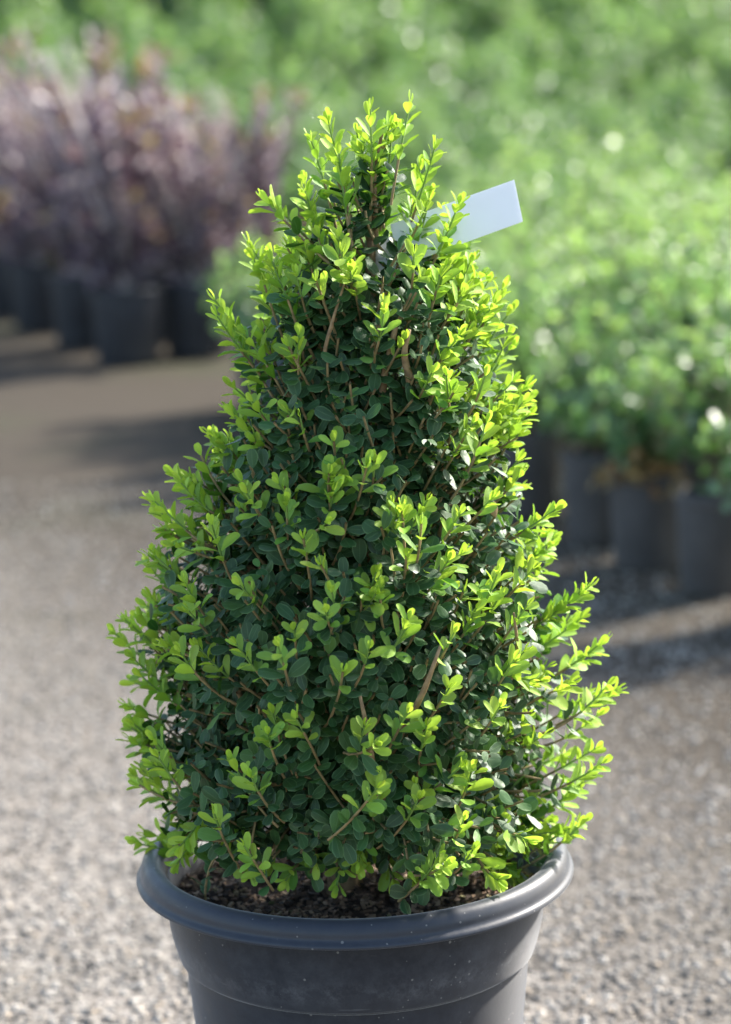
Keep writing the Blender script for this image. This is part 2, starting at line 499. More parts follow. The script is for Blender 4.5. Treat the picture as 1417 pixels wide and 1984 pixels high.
# ------------------------------------------------------------------ leaves
def leaf_template(nl, na, width, peak, cup, curl, notch=0.0, twist=0.0, seed=0):
    """unit leaf along +X, face up +Z; returns verts, quads, (across, along)"""
    r = np.random.default_rng(seed)
    t = np.linspace(0, 1, nl) ** 0.9
    t[-2] = 0.93
    w = (t ** (peak)) * (1 - t) ** 0.42
    w = w / w.max() * width / 2
    w = np.maximum(w, 0.012); w[0] = 0.03; w[-1] = 0.03 if notch == 0 else 0.05
    u = np.linspace(-1, 1, na)
    V, at = [], []
    for i, ti in enumerate(t):
        ang = twist * ti
        for uj in u:
            y = uj * w[i]
            x = ti - (notch * (1 - abs(uj)) if i == nl - 1 else 0)
            z = cup * width * (uj * uj) * (w[i] / (width / 2)) + curl * (ti ** 2)
            z += 0.012 * r.normal() if 0 < i < nl - 1 else 0
            V.append((x - 0.25 * abs(curl) * ti ** 3, y * math.cos(ang) - z * 0 , z + y * math.sin(ang)))
            at.append((0.5 + 0.5 * uj, ti))
    F = [(i * na + j, (i + 1) * na + j, (i + 1) * na + j + 1, i * na + j + 1) for i in range(nl - 1) for j in range(na - 1)]
    return np.array(V), np.array(F)[:, ::-1], np.array(at)


def leaves_arrays(tmpl, T, P, X, Z, L, age, rnd):
    """place templates: T index, P base point, X direction, Z face normal, L length"""
    Y = np.cross(Z, X); Y /= np.linalg.norm(Y, axis=1)[:, None] + 1e-9
    Z = np.cross(X, Y)
    vs, fs, ats, n0 = [], [], [], 0
    for k, (v, f, a) in enumerate(tmpl):
        m = np.where(T == k)[0]
        if not len(m): continue
        V = P[m][:, None, :] + L[m][:, None, None] * (v[None, :, 0:1] * X[m][:, None, :] + v[None, :, 1:2] * Y[m][:, None, :] + v[None, :, 2:3] * Z[m][:, None, :])
        nv = len(v)
        F = f[None] + (np.arange(len(m)) * nv)[:, None, None] + n0
        at = np.zeros((len(m), nv, 4)); at[..., 0] = age[m][:, None]; at[..., 1] = rnd[m][:, None]; at[..., 2] = a[None, :, 0]; at[..., 3] = a[None, :, 1]
        vs.append(V.reshape(-1, 3)); fs.append(F.reshape(-1, f.shape[1])); ats.append(at.reshape(-1, 4)); n0 += len(m) * nv
    return np.concatenate(vs), np.concatenate(fs), np.concatenate(ats)


def unit(a): return a / (np.linalg.norm(a) + 1e-9)


# ------------------------------------------------------------------ the boxwood
SOIL_Z = 0.345
PROF = np.array([(1.037, -0.018, 0.008), (1.008, -0.036, 0.030), (0.981, -0.052, 0.046), (0.951, -0.066, 0.066), (0.928, -0.09, 0.085), (0.906, -0.108, 0.098), (0.888, -0.116, 0.107), (0.852, -0.113, 0.112), (0.82, -0.117, 0.112), (0.792, -0.130, 0.126), (0.76, -0.139, 0.130), (0.737, -0.153, 0.136), (0.713, -0.172, 0.150), (0.69, -0.174, 0.158), (0.662, -0.186, 0.164), (0.63, -0.195, 0.182), (0.596, -0.204, 0.188), (0.573, -0.199, 0.199), (0.55, -0.187, 0.203), (0.525, -0.188, 0.196), (0.501, -0.197, 0.184), (0.477, -0.202, 0.194), (0.448, -0.202, 0.198), (0.423, -0.190, 0.183), (0.404, -0.175, 0.160), (0.379, -0.150, 0.142), (0.36, -0.110, 0.112), (0.345, -0.06, 0.05)])[::-1]
TIPS = [(0.045, 0.978), (0.030, 0.968), (0.058, 0.962), (0.075, 0.950), (0.212, 0.53), (0.205, 0.43), (0.19, 0.415), (0.205, 0.60), (-0.01, 1.045), (0.023, 1.051), (-0.045, 1.033), (-0.059, 1.015), (0.047, 1.012), (-0.07, 0.986), (-0.077, 0.979), (-0.125, 0.929), (-0.143, 0.885), (-0.127, 0.861), (0.117, 0.903), (0.115, 0.89), (0.071, 0.973), (-0.095, 0.92), (0.123, 0.854), (0.01, 1.025), (-0.035, 1.007), (0.037, 0.996), (0.087, 0.922), (-0.199, 0.709), (-0.177, 0.727), (-0.154, 0.765), (-0.126, 0.818), (-0.137, 0.792), (-0.227, 0.589), (-0.218, 0.559), (-0.195, 0.613), (-0.198, 0.66), (-0.212, 0.489), (-0.209, 0.45), (-0.195, 0.387), (0.224, 0.585), (0.22, 0.557), (0.201, 0.642), (0.219, 0.49), (0.216, 0.461), (0.144, 0.811), (0.135, 0.802), (0.169, 0.713), (0.171, 0.676), (0.161, 0.391), (0.146, 0.353), (0.107, 0.824)]
FRONT = [(-0.13, 0.70), (-0.10, 0.73), (-0.15, 0.65), (-0.02, 0.60), (0.10, 0.73), (-0.06, 0.63), (0.03, 0.69), (-0.07, 0.85), (0.03, 0.93), (-0.03, 0.93), (-0.054, 0.701), (0.063, 0.686), (-0.103, 0.659), (-0.054, 0.557), (0.045, 0.492), (0.012, 0.509), (0.064, 0.439), (0.061, 0.407), (-0.089, 0.501), (-0.12, 0.464), (-0.094, 0.442), (0.011, 0.667), (0.044, 0.733), (-0.069, 0.727), (-0.032, 0.739), (0.067, 0.586), (0.033, 0.567), (0.051, 0.555), (0.11, 0.566), (0.0, 0.619), (-0.104, 0.613), (-0.151, 0.596), (0.069, 0.63), (0.031, 0.642), (0.005, 0.884), (-0.059, 0.795), (-0.034, 0.752), (0.001, 0.763), (0.064, 0.817), (0.082, 0.792), (0.046, 0.834), (-0.083, 0.963), (0.0, 0.555), (0.072, 0.721), (0.021, 0.723), (0.133, 0.641), (0.106, 0.67), (0.122, 0.601), (0.084, 0.471), (0.091, 0.512), (-0.038, 0.682), (-0.077, 0.539), (-0.17, 0.493), (-0.029, 0.661)]


def lean(p):
    """the plant leans a little to the right of its pot"""
    p = np.asarray(p, float)
    sn, cs = 0.0645, 0.998
    return np.stack([p[..., 0] * cs + (p[..., 2] - 0.385) * sn, p[..., 1], 0.385 + (p[..., 2] - 0.385) * cs - p[..., 0] * sn], -1)


def prof_at(z):
    return np.interp(z, PROF[:, 0], PROF[:, 1]), np.interp(z, PROF[:, 0], PROF[:, 2])


_ph = rng.random(24) * 6.283


def lumps(th, z):
    return 0.045 * math.sin(3 * th + 9 * z + _ph[0]) + 0.04 * math.sin(5 * th - 14 * z + _ph[1]) + 0.035 * math.sin(8 * th + 23 * z + _ph[2]) + 0.03 * math.sin(11 * th - 37 * z + _ph[3])


def surf(th, z, k=1.0):
    l, r = prof_at(z)
    c = (l + r) / 2; a = (r - l) / 2 * 0.95
    side = abs(math.cos(th))
    rad = a * (1 + lumps(th, z) * (1.25 - 0.45 * side))
    return np.array([c + rad * k * math.cos(th), rad * k * math.sin(th), z])


tw_acc = Acc()
LP, LX, LZ, LL, LA, LR_, LT = [], [], [], [], [], [], []
N_OLD, N_YOUNG = 7, 7


def put_leaf(p, d, n, length, age):
    LP.append(p); LX.append(unit(d)); LZ.append(unit(n)); LL.append(length); LA.append(min(1, max(0, age))); LR_.append(random.random())
    LT.append(random.randrange(N_OLD) if age < 0.5 else N_OLD + random.randrange(N_YOUNG))


def sprig(base, tip, young, out, old_len=None, bend=0.25, big=1.0):
    big *= 0.88
    """a twig from base to tip carrying opposite pairs of leaves; its last `young` metres are new growth"""
    base, tip = lean(base), lean(tip)
    d = tip - base
    L = np.linalg.norm(d)
    for q_ in (base, (base + tip) / 2, tip):
        if q_[2] < SOIL_Z + 0.012 or (q_[2] < 0.385 and math.hypot(q_[0], q_[1]) > 0.163): return
    mid = base + d * 0.5 + np.array([0, 0, -1.0]) * L * bend * 0.5 + rng.normal(0, 0.004, 3)
    n = max(5, int(L / 0.012))
    ts = np.linspace(0, 1, n)
    pts = (1 - ts)[:, None] ** 2 * base + 2 * (ts * (1 - ts))[:, None] * mid + (ts ** 2)[:, None] * tip
    yt = 1 - young / L
    r0 = 0.0017 if L > 0.09 else 0.0013
    at = (0, 0, 0, 0)
    k = max(2, int(n * max(0.0, yt)) + 1)
    tube(tw_acc, pts[:k + 1] if k < n else pts, np.linspace(r0, 0.0011, len(pts[:k + 1] if k < n else pts)), 5, (0.12, 0, 0, 0), cap=False)
    if k < n - 1: tube(tw_acc, pts[k:], np.linspace(0.0011, 0.0007, n - k), 5, (1, 0, 0, 0), cap=False)
    # nodes
    s = L * 0.16
    phi = random.random() * 3.14
    ymin = random.choice((0.58, 0.68, 0.76, 0.84))
    dull = random.random() ** 3 * 0.25
    j = 0
    while s <= L + 1e-6:
        f = s / L
        p = (1 - f) ** 2 * base + 2 * f * (1 - f) * mid + f * f * tip
        t = unit(2 * (1 - f) * (mid - base) + 2 * f * (tip - mid))
        a = unit(np.cross(t, np.array([0.2, 0.1, 1.0]) if abs(t[2]) < 0.9 else np.array([1., 0.2, 0])))
        b = np.cross(t, a)
        is_y = s > L - young
        yf = (s - (L - young)) / max(young, 1e-4) if is_y else 0
        rem = (L - s)
        ph = phi + (j % 2) * 1.571 + random.uniform(-0.25, 0.25)
        for sg in (0, 3.1416):
            if random.random() < (0.05 if is_y else 0.10): continue
            q = a * math.cos(ph + sg) + b * math.sin(ph + sg)
            if is_y:
                op = R(random.uniform(34, 64) - 18 * yf)
                ln = random.uniform(0.018, 0.0275) * big * (1 - 0.40 * max(0, yf - 0.45) / 0.55)
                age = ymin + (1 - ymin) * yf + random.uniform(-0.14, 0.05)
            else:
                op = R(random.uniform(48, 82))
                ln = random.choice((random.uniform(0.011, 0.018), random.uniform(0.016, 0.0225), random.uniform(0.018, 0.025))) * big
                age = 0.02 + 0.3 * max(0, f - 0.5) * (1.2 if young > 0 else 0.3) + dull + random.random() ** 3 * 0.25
            dd = unit(t * math.cos(op) + q * math.sin(op) + rng.normal(0, 0.10, 3))
            nn = t - dd * (t @ dd)
            if np.linalg.norm(nn) < 0.2: nn = nn + q * 0.3
            nn = unit(nn) + (0.25 if is_y else 0.55) * (np.array([0, 0, 0.8]) + out * 0.6) + rng.normal(0, 0.22, 3)
            nn = nn - dd * (nn @ dd)
            put_leaf(p + q * 0.0012, dd, nn, ln, age)
        gap = (random.uniform(0.0085, 0.0135) if not is_y else random.uniform(0.0088, 0.0128) * (1 - 0.35 * yf))
        s += gap * big
        j += 1
    if young > 0:       # the folded bud pair at the very tip
        for sg in (-1, 1):
            q = a * math.cos(phi) * sg + b * math.sin(phi) * sg
            dd = unit(t + q * 0.22)
            put_leaf(tip, dd, unit(np.cross(dd, np.cross(t, q)) * -1 + q * -0.4), random.uniform(0.009, 0.013), 1.0)


def outward(th, z):
    l, r = prof_at(z); l2, r2 = prof_at(z + 0.02); l1, r1 = prof_at(z - 0.02)
    slope = ((r2 - l2) - (r1 - l1)) / 2 / 0.04
    return unit(np.array([math.cos(th), math.sin(th), -min(1.2, max(-0.8, slope)) * 0.6]))


# ordinary twigs all over the cone
zs = np.linspace(0.355, 1.03, 200)
wts = np.array([(prof_at(z)[1] - prof_at(z)[0]) / 2 + 0.012 for z in zs]); wts /= wts.sum()
NTW = 1700
for i in range(NTW):
    z = float(rng.choice(zs, p=wts)) + random.uniform(-0.002, 0.002)
    th = random.random() * 6.283
    if math.sin(th) > 0.3 and random.random() < 0.4: continue     # thinner at the back
    if z > 0.94 and random.random() < 0.62: continue
    if z < 0.390 + 0.040 * max(0, -math.sin(th)) ** 2: continue
    depth = random.random()
    k0 = 0.97 - 0.42 * depth ** 2.0
    k = k0 * (1 - 0.42 * max(0, (z - 0.86) / 0.15))
    o = outward(th, z)
    tip = surf(th, z, k)
    side = abs(math.cos(th))
    up_w = 0.55 + 1.1 * max(0, (z - 0.70) / 0.35) - 1.0 * max(0, (0.52 - z) / 0.14)
    d = unit(o + np.array([0, 0, up_w]) + rng.normal(0, 0.22, 3))
    L = random.uniform(0.055, 0.095) * (0.75 if z > 0.95 else 1)
    p_y = 0.04 + 0.30 * side ** 3 - 0.05 * (z < 0.6) + max(0, (z - 0.82) / 0.12) * 0.6 - 0.06 * (z < 0.5)
    if math.cos(th) > 0.35: p_y += 0.06
    young = random.uniform(0.018, 0.044) if (random.random() < p_y and k0 > 0.80) else 0.0
    base = tip - d * L
    sprig(base, tip + d * young * 0.45, young, o, bend=random.uniform(0.0, 0.3))
# sprigs that break the outline
for x, z in TIPS:
    x = x - math.copysign((0.006 if random.random() < 0.5 else 0.014) * (0.4 if x > 0 else 1), x) if abs(x) > 0.06 else x
    z = z + 0.006 if z > 0.99 else z
    yy = random.uniform(-0.05, 0.03)
    top = z > 0.84
    for rep in range(1 if z > 0.95 else 2):
        tip = np.array([x + (0 if rep == 0 else random.uniform(-0.012, 0.012)), yy + rep * random.uniform(-0.03, 0.03), z - rep * random.uniform(0.0, 0.018)])
        l, r = prof_at(min(z, 1.03)); c = (l + r) / 2
        d = np.array([(x - c) * (1.0 if top else 1.0), -0.02, 0.05])
        if top: d = unit(np.array([(x - c) * 5, random.uniform(-0.25, 0.1), 0.9]))
        else: d = unit(np.array([np.sign(x) * 0.75, random.uniform(-0.3, 0.1), 0.55 if z > 0.42 else 0.05]))
        L = random.uniform(0.075, 0.11) if rep == 0 else 0.065
        sprig(tip - d * L, tip, random.uniform(0.036, 0.058), unit(np.array([np.sign(x) * 0.7, -0.5, 0.3])), bend=0.18)
for x, z in FRONT:
    l, r = prof_at(z); c = (l + r) / 2; a = (r - l) / 2
    u = max(-0.95, min(0.95, (x - c) / a))
    y = -a * math.sqrt(1 - u * u)
    o = unit(np.array([u, y / a, 0.2]))
    d = unit(o * 0.8 + np.array([random.uniform(-0.3, 0.3), 0, 0.75]))
    for rep in range(random.choice((1, 1, 2, 2))):
        tip = np.array([x, y * 1.02, z]) + (0 if rep == 0 else 1) * rng.normal(0, 0.012, 3)
        d2 = unit(d + rep * rng.normal(0, 0.3, 3))
        sprig(tip - d2 * random.uniform(0.065, 0.085), tip + d2 * 0.006, random.uniform(0.022, 0.042), o, bend=0.2, big=random.uniform(0.95, 1.15))

# low sprigs that hang over the soil
LOW = [(0.145, -0.05, 0.368), (0.163, 0.0, 0.391), (0.065, -0.13, 0.386), (-0.017, -0.14, 0.389), (-0.061, -0.13, 0.388), (-0.093, -0.12, 0.393), (-0.142, -0.06, 0.387), (0.004, -0.13, 0.403), (-0.04, -0.13, 0.396), (0.074, -0.14, 0.425), (0.1, -0.12, 0.447), (0.113, -0.08, 0.387), (0.044, -0.13, 0.411), (-0.112, -0.12, 0.42), (-0.163, -0.03, 0.389), (0.155, -0.02, 0.392), (0.150, 0.02, 0.40), (0.120, -0.09, 0.40), (0.032, -0.12, 0.389), (-0.078, -0.12, 0.398)]
for x, y, z in LOW:
    o = unit(np.array([x, y, 0.0]))
    for rep in range(3):
        d = unit(o + np.array([0, 0, random.uniform(-0.25, 0.15)]) + rep * rng.normal(0, 0.25, 3))
        tip = np.array([x, y, max(z + 0.010, SOIL_Z + 0.030)]) + (rep > 0) * np.array([random.uniform(-0.03, 0.03), random.uniform(-0.01, 0.02), random.uniform(0.005, 0.035)])
        sprig(tip - d * random.uniform(0.06, 0.085) + np.array([0, 0, 0.012]), tip, random.choice((0, 0, 0.02, 0.03)), o, bend=-0.2)

TM = [leaf_template(7, 5, random.uniform(0.48, 0.64), 0.72, random.uniform(-0.2, 0.06), random.uniform(-0.2, 0.05), notch=0.02, twist=random.uniform(-0.25, 0.25), seed=k) for k in range(N_OLD)]
TM += [leaf_template(7, 5, random.uniform(0.42, 0.56), 0.85, random.uniform(0.06, 0.28), random.uniform(-0.24, 0.02), notch=0.02, twist=random.uniform(-0.3, 0.3), seed=20 + k) for k in range(N_YOUNG)]
LP, LX, LZ, LL, LA, LR_, LT = map(np.array, (LP, LX, LZ, LL, LA, LR_, LT))
# ages and shades come in steps so that the single leaves can share their meshes
LA = np.round(LA * 7) / 7
LR_ = np.floor(LR_ * 5) / 5 + 0.1
LY = np.cross(LZ, LX); LY /= np.linalg.norm(LY, axis=1)[:, None] + 1e-9
LZ = np.cross(LX, LY)

boxwood = empty('boxwood_shrub', (-0.012, 0.0, SOIL_Z), 'cone-shaped boxwood with yellow-green tips, growing in the big pot in front', 'shrub')
OFF = np.array(boxwood.location)

# the leaves that show largest become parts of their own; find them with rays to the lens
v_all, f_all, _ = leaves_arrays([(t[0], t[1], t[2]) for t in TM], LT, LP, LX, LZ, LL, LA, LR_)
order = np.concatenate([np.where(LT == k)[0] for k in range(len(TM))])
bvh = BVHTree.FromPolygons(v_all.tolist(), f_all.tolist())
campos = np.array(CAM_POS)
score = np.zeros(len(LP))
ctr = LP + LX * (LL * 0.55)[:, None]
view = campos - ctr; dist = np.linalg.norm(view, axis=1); view /= dist[:, None]
facing = np.abs((LZ * view).sum(1))
rough_score = LL ** 2 * facing * (view[:, 1] < 0)
cand = np.argsort(-rough_score)[:9000]
for i in cand:
    vis = 0
    for s, u in ((0.35, 0.0), (0.6, 0.18), (0.6, -0.18), (0.85, 0.0)):
        p = LP[i] + LX[i] * LL[i] * s + LY[i] * LL[i] * u + view[i] * 0.003
        if bvh.ray_cast(Vector(p), Vector(view[i]))[0] is None: vis += 1
    score[i] = rough_score[i] * vis / 4
chosen = np.argsort(-score)[:300]
mask = np.ones(len(LP), bool); mask[chosen] = False
va, fa, aa = leaves_arrays(TM, LT[mask], LP[mask], LX[mask], LZ[mask], LL[mask], LA[mask], LR_[mask])
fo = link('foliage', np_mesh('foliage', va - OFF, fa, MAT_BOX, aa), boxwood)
fo['kind'] = 'stuff'
cache = {}
for i in chosen:
    key = (int(LT[i]), float(LA[i]), float(LR_[i]))
    if key not in cache:
        v, f, a = TM[key[0]]
        at = np.zeros((len(v), 4)); at[:, 0] = key[1]; at[:, 1] = key[2]; at[:, 2] = a[:, 0]; at[:, 3] = a[:, 1]
        cache[key] = np_mesh('leaf', v, f, MAT_BOX, at)
    o = link('leaf', cache[key], boxwood)
    mm = Matrix(np.stack([LX[i], LY[i], LZ[i]], 1).tolist()).to_4x4() @ Matrix.Scale(float(LL[i]), 4)
    mm.translation = Vector(LP[i] - OFF)
    o.matrix_basis = mm
tw = link('twigs', None or (lambda m: (m.transform(Matrix.Translation(-Vector(OFF))), m)[1])(tw_acc.mesh('twigs', MAT_BARK)), boxwood)
tw['kind'] = 'stuff'

# a few withered leaves caught in the foliage
wi = [i for i in range(len(LP)) if LA[i] < 0.3 and mask[i]]
wi = np.array(random.sample(wi, 60))
va, fa, aa = leaves_arrays(TM, LT[wi], LP[wi] + LZ[wi] * 0.004, LX[wi], LZ[wi], LL[wi] * 0.9, rng.random(len(wi)), LR_[wi])
wl = link('withered_leaves', np_mesh('withered_leaves', va - OFF, fa, MAT_DRY, aa), boxwood)
wl['kind'] = 'stuff'

# trunk and main branches
acc = Acc()
tube(acc, [(0, 0, -0.03), (0.003, 0, 0.0), (0.002, -0.003, 0.05), (0.004, -0.004, 0.14), (0.022, 0, 0.3), (0.038, 0, 0.5), (0.046, 0, 0.64)], [0.021, 0.018, 0.014, 0.012, 0.009, 0.006, 0.003], 10)
link('trunk', acc.mesh('trunk', MAT_BARK), boxwood)
for k in range(16):
    th = k * 2.4 + 0.4
    z0 = 0.03 + 0.02 * k
    zt = 0.45 + 0.027 * k + random.uniform(-0.03, 0.03)
    e = lean(surf(th, min(zt, 1.0), 0.72)) - OFF
    s = np.array([0.004, 0, z0])
    m1 = s * 0.6 + e * 0.4 + np.array([math.cos(th) * 0.03, math.sin(th) * 0.03, -0.03])
    ts = np.linspace(0, 1, 8)[:, None]
    pts = (1 - ts) ** 2 * s + 2 * ts * (1 - ts) * m1 + ts ** 2 * e + rng.normal(0, 0.0025, (8, 3))
    acc = Acc(); tube(acc, pts, np.linspace(0.0075, 0.0024, 8), 7)
    link('branch', acc.mesh('branch', MAT_BARK), boxwood)
# branches laid bare in front, one of them a pruned stub
for pts, r in (([(0.030, -0.05, 0.80), (0.031, -0.080, 0.826), (0.025, -0.088, 0.850), (0.028, -0.092, 0.872)], (0.0040, 0.0035, 0.0030, 0.0018)),
               ([(0.02, -0.12, 0.50), (0.035, -0.165, 0.55), (0.048, -0.185, 0.585), (0.060, -0.190, 0.625)], (0.0036, 0.0032, 0.0026, 0.0013)),
               ([(0.0, -0.10, 0.46), (0.010, -0.165, 0.50), (0.004, -0.182, 0.545), (-0.004, -0.186, 0.58)], (0.0036, 0.003, 0.0024, 0.0014)),
               ([(-0.03, -0.05, 0.80), (-0.042, -0.070, 0.84), (-0.036, -0.074, 0.875), (-0.026, -0.068, 0.91)], (0.0022, 0.0019, 0.0015, 0.0009)),
               ([(0.10, -0.08, 0.53), (0.122, -0.108, 0.57), (0.130, -0.115, 0.60), (0.124, -0.128, 0.64)], (0.0028, 0.0024, 0.0019, 0.001)),
               ([(0.0, 0.0, 0.93), (-0.003, -0.012, 0.97), (-0.004, -0.018, 1.0), (0.002, -0.02, 1.035)], (0.0030, 0.0026, 0.002, 0.0013))):
    acc = Acc(); tube(acc, smooth_prof(lean(np.array(pts)) - OFF, 3), np.interp(np.linspace(0, 1, 10), np.linspace(0, 1, 4), r), 8)
    link('branch', acc.mesh('branch', MAT_BARK), boxwood)

# ------------------------------------------------------------------ the big pot
pot = empty('plant_pot', (0, 0, 0), 'large charcoal plastic pot with rolled rim, holding the boxwood in front', 'pot')
body = [(0.0, 0.004), (0.128, 0.004), (0.134, 0.010), (0.1500, 0.18), (0.1572, 0.2560), (0.1586, 0.2635), (0.1598, 0.2655), (0.1620, 0.2662), (0.1636, 0.2680), (0.1662, 0.2770), (0.1690, 0.2880), (0.1716, 0.305), (0.1732, 0.3412)]
pv, pf = lathe(np.vstack([body[:3], smooth_prof(body[3:], 4)]), 128, lift=0.026)
# wall thickness: an inner skin joined to the outer one under the rim
iv, if_ = lathe([(0.0, 0.012), (0.130, 0.012), (0.1455, 0.18), (0.1530, 0.256), (0.1600, 0.275), (0.1670, 0.3000), (0.1688, 0.3412)], 128, lift=0.026)
v = np.vstack([pv, iv]); no, ni = len(pv), len(pv) + len(iv)
seam = np.array([(no - 128 + j, no - 128 + (j + 1) % 128, ni - 128 + (j + 1) % 128, ni - 128 + j) for j in range(128)])
link('pot_wall', np_mesh('pot_wall', v, np.vstack([pf, if_[:, ::-1] + no, seam]), MAT_POT), pot)
rimp = smooth_prof([(0.1736, 0.3405), (0.1880, 0.3395), (0.1975, 0.3380), (0.1992, 0.3390), (0.1985, 0.3415), (0.1955, 0.3450), (0.1945, 0.3510), (0.1915, 0.3568), (0.1862, 0.3600), (0.1800, 0.3588), (0.1750, 0.3535), (0.1722, 0.3470)], 4)
rv, rf = lathe(rimp, 128, lift=0.026)
rimo = link('rim', np_mesh('rim', rv, rf, MAT_RIM), pot)
nv_, nf_ = lathe([(0.1722, 0.3470), (0.1700, 0.335), (0.1672, 0.3100)], 128, lift=0.026)
link('inner_wall', np_mesh('inner_wall', nv_ * np.array([0.9985, 0.9985, 1]), nf_, MAT_INNER), pot)
# soil: an uneven disc with bark chips on it
rr = np.linspace(0, 0.1662, 26); th = np.linspace(0, 2 * np.pi, 96, endpoint=False)
X = rr[:, None] * np.cos(th); Y = rr[:, None] * np.sin(th)


def soil_h(x, y):
    return SOIL_Z + 0.004 * np.sin(41 * x + 1) * np.cos(37 * y) + 0.003 * np.sin(90 * x - 60 * y) - 0.10 * (x * x + y * y) * 1.5


sv = np.stack([X, Y, soil_h(X, Y)], -1).reshape(-1, 3)
sf = np.array([(i * 96 + j, i * 96 + (j + 1) % 96, (i + 1) * 96 + (j + 1) % 96, (i + 1) * 96 + j) for i in range(25) for j in range(96)])
soil = link('soil', np_mesh('soil', sv, sf, MAT_SOIL), pot)
n = 2600
a = rng.random(n) * 6.283; q = 0.163 * np.sqrt(rng.random(n))
cx, cy = q * np.cos(a), q * np.sin(a)
cube = np.array([(x, y, z) for z in (-.5, .5) for y in (-.5, .5) for x in (-.5, .5)])
cf = np.array([(0, 2, 3, 1), (4, 5, 7, 6), (0, 1, 5, 4), (1, 3, 7, 5), (3, 2, 6, 7), (2, 0, 4, 6)])
siz = np.stack([rng.uniform(0.003, 0.011, n), rng.uniform(0.002, 0.006, n), rng.uniform(0.0012, 0.003, n)], -1)
cv = cube[None] * siz[:, None, :] * rng.uniform(0.65, 1.25, (n, 8, 3))
ang = rng.random(n) * 6.283; tl = rng.normal(0, 0.45, n)
x1 = cv[..., 0] * np.cos(tl)[:, None] - cv[..., 2] * np.sin(tl)[:, None]; z1 = cv[..., 0] * np.sin(tl)[:, None] + cv[..., 2] * np.cos(tl)[:, None]
x2 = x1 * np.cos(ang)[:, None] - cv[..., 1] * np.sin(ang)[:, None]; y2 = x1 * np.sin(ang)[:, None] + cv[..., 1] * np.cos(ang)[:, None]
cv = np.stack([x2 + cx[:, None], y2 + cy[:, None], z1 + (soil_h(cx, cy) + 0.001)[:, None]], -1)
at = np.zeros((n, 8, 4)); at[..., 0] = (rng.random(n) ** 1.2)[:, None]
ch = link('bark_chips', np_mesh('bark_chips', cv.reshape(-1, 3), (cf[None] + (np.arange(n) * 8)[:, None, None]).reshape(-1, 4), MAT_CHIP, at.reshape(-1, 4), smooth=False), pot)
ch['kind'] = 'stuff'

# dry leaves dropped on the soil
dt = leaf_template(7, 5, 0.55, 0.8, 0.25, 0.18, seed=3)
dme = []
for k in range(2):
    at = np.zeros((len(dt[0]), 4)); at[:, 0] = 0.3 + 0.6 * k; at[:, 1] = 0.5; at[:, 2] = dt[2][:, 0]
    dme.append(np_mesh('dry_leaf', dt[0] * 0.019, dt[1], MAT_DRY, at))
for k, (x, y, rz, lab) in enumerate((
        (0.026, -0.142, 0.6, 'tan curled dry leaf on the soil just behind the front of the rim'),
        (0.034, -0.150, 2.4, 'small pale dry leaf leaning on the pot rim, in front of the tan curled one'),
        (-0.062, -0.118, 1.2, 'brown dry leaf on the bark chips in the left part of the pot'),
        (-0.012, -0.135, 3.6, 'reddish brown dry leaf on the soil by the foot of the trunk'))):
    o = link('dry_leaf', dme[k % 2])
    o.location = (x, y, float(soil_h(x, y)) + 0.0045)
    o.rotation_euler = (random.uniform(-0.4, 0.4), random.uniform(-0.5, 0.0), rz)
    tag(o, lab, 'dry leaf', 'dry leaves on the potting soil')

# ------------------------------------------------------------------ the blank tag
# a plastic strip that runs out to the right and slightly up, its inner end wrapped round a stem
ax = np.array([0.0, -0.01])
P0 = lean(np.array([0.1245, 0.034, 0.974])); P1 = lean(np.array([0.016, -0.004, 0.934]))
cl = [P0 * (1 - t) + P1 * t + np.array([0, 0.0015 * math.sin(t * 3.14), 0]) for t in np.linspace(0, 1, 24)]
loop = []
for t in np.linspace(0.1, 1, 12):
    a_ = -1.2 - t * 4.6
    loop.append(P1 + np.array([-0.012, 0.012, -0.004]) + np.array([0.0155 * math.cos(a_ + 0.3), -0.014 * math.sin(a_ + 3.3) * -1, -0.013 * t]))
cl = np.array(cl)
wd = unit(np.array([-0.15, 0.36, 0.91]))


def strip(path, half, thick=0.0005):
    path = np.asarray(path, float); m = len(path)
    half = np.broadcast_to(half, (m,))
    t = np.gradient(path, axis=0); t /= np.linalg.norm(t, axis=1)[:, None]
    nn = np.cross(t, wd); nn /= np.linalg.norm(nn, axis=1)[:, None]
    V = []
    for i in range(m):
        for s, k in ((-1, -1), (1, -1), (1, 1), (-1, 1)): V.append(path[i] + wd * half[i] * s + nn[i] * thick * k)
    F = []
    for i in range(m - 1):
        for k in range(4): F.append((i * 4 + k, i * 4 + (k + 1) % 4, (i + 1) * 4 + (k + 1) % 4, (i + 1) * 4 + k))
    F += [(0, 3, 2, 1), ((m - 1) * 4, (m - 1) * 4 + 1, (m - 1) * 4 + 2, (m - 1) * 4 + 3)]
    return np.array(V), np.array(F)


tg = empty('plant_tag', tuple(P1), 'blank white plastic tag sticking out to the right near the top of the boxwood', 'plant tag')
v, f = strip(cl, 0.0195)
link('tag_strip', np_mesh('tag_strip', v - P1, f, MAT_TAG, smooth=False), tg)
th = np.linspace(-0.3, 4.6, 14)
lp = np.stack([P1[0] - 0.004 - 0.014 * np.sin(th), P1[1] + 0.014 - 0.014 * np.cos(th), P1[2] - 0.0075 - 0.0035 * th], -1)
v, f = strip(lp, np.linspace(0.016, 0.009, 14))
link('tag_loop', np_mesh('tag_loop', v - P1, f, MAT_TAG, smooth=False), tg)

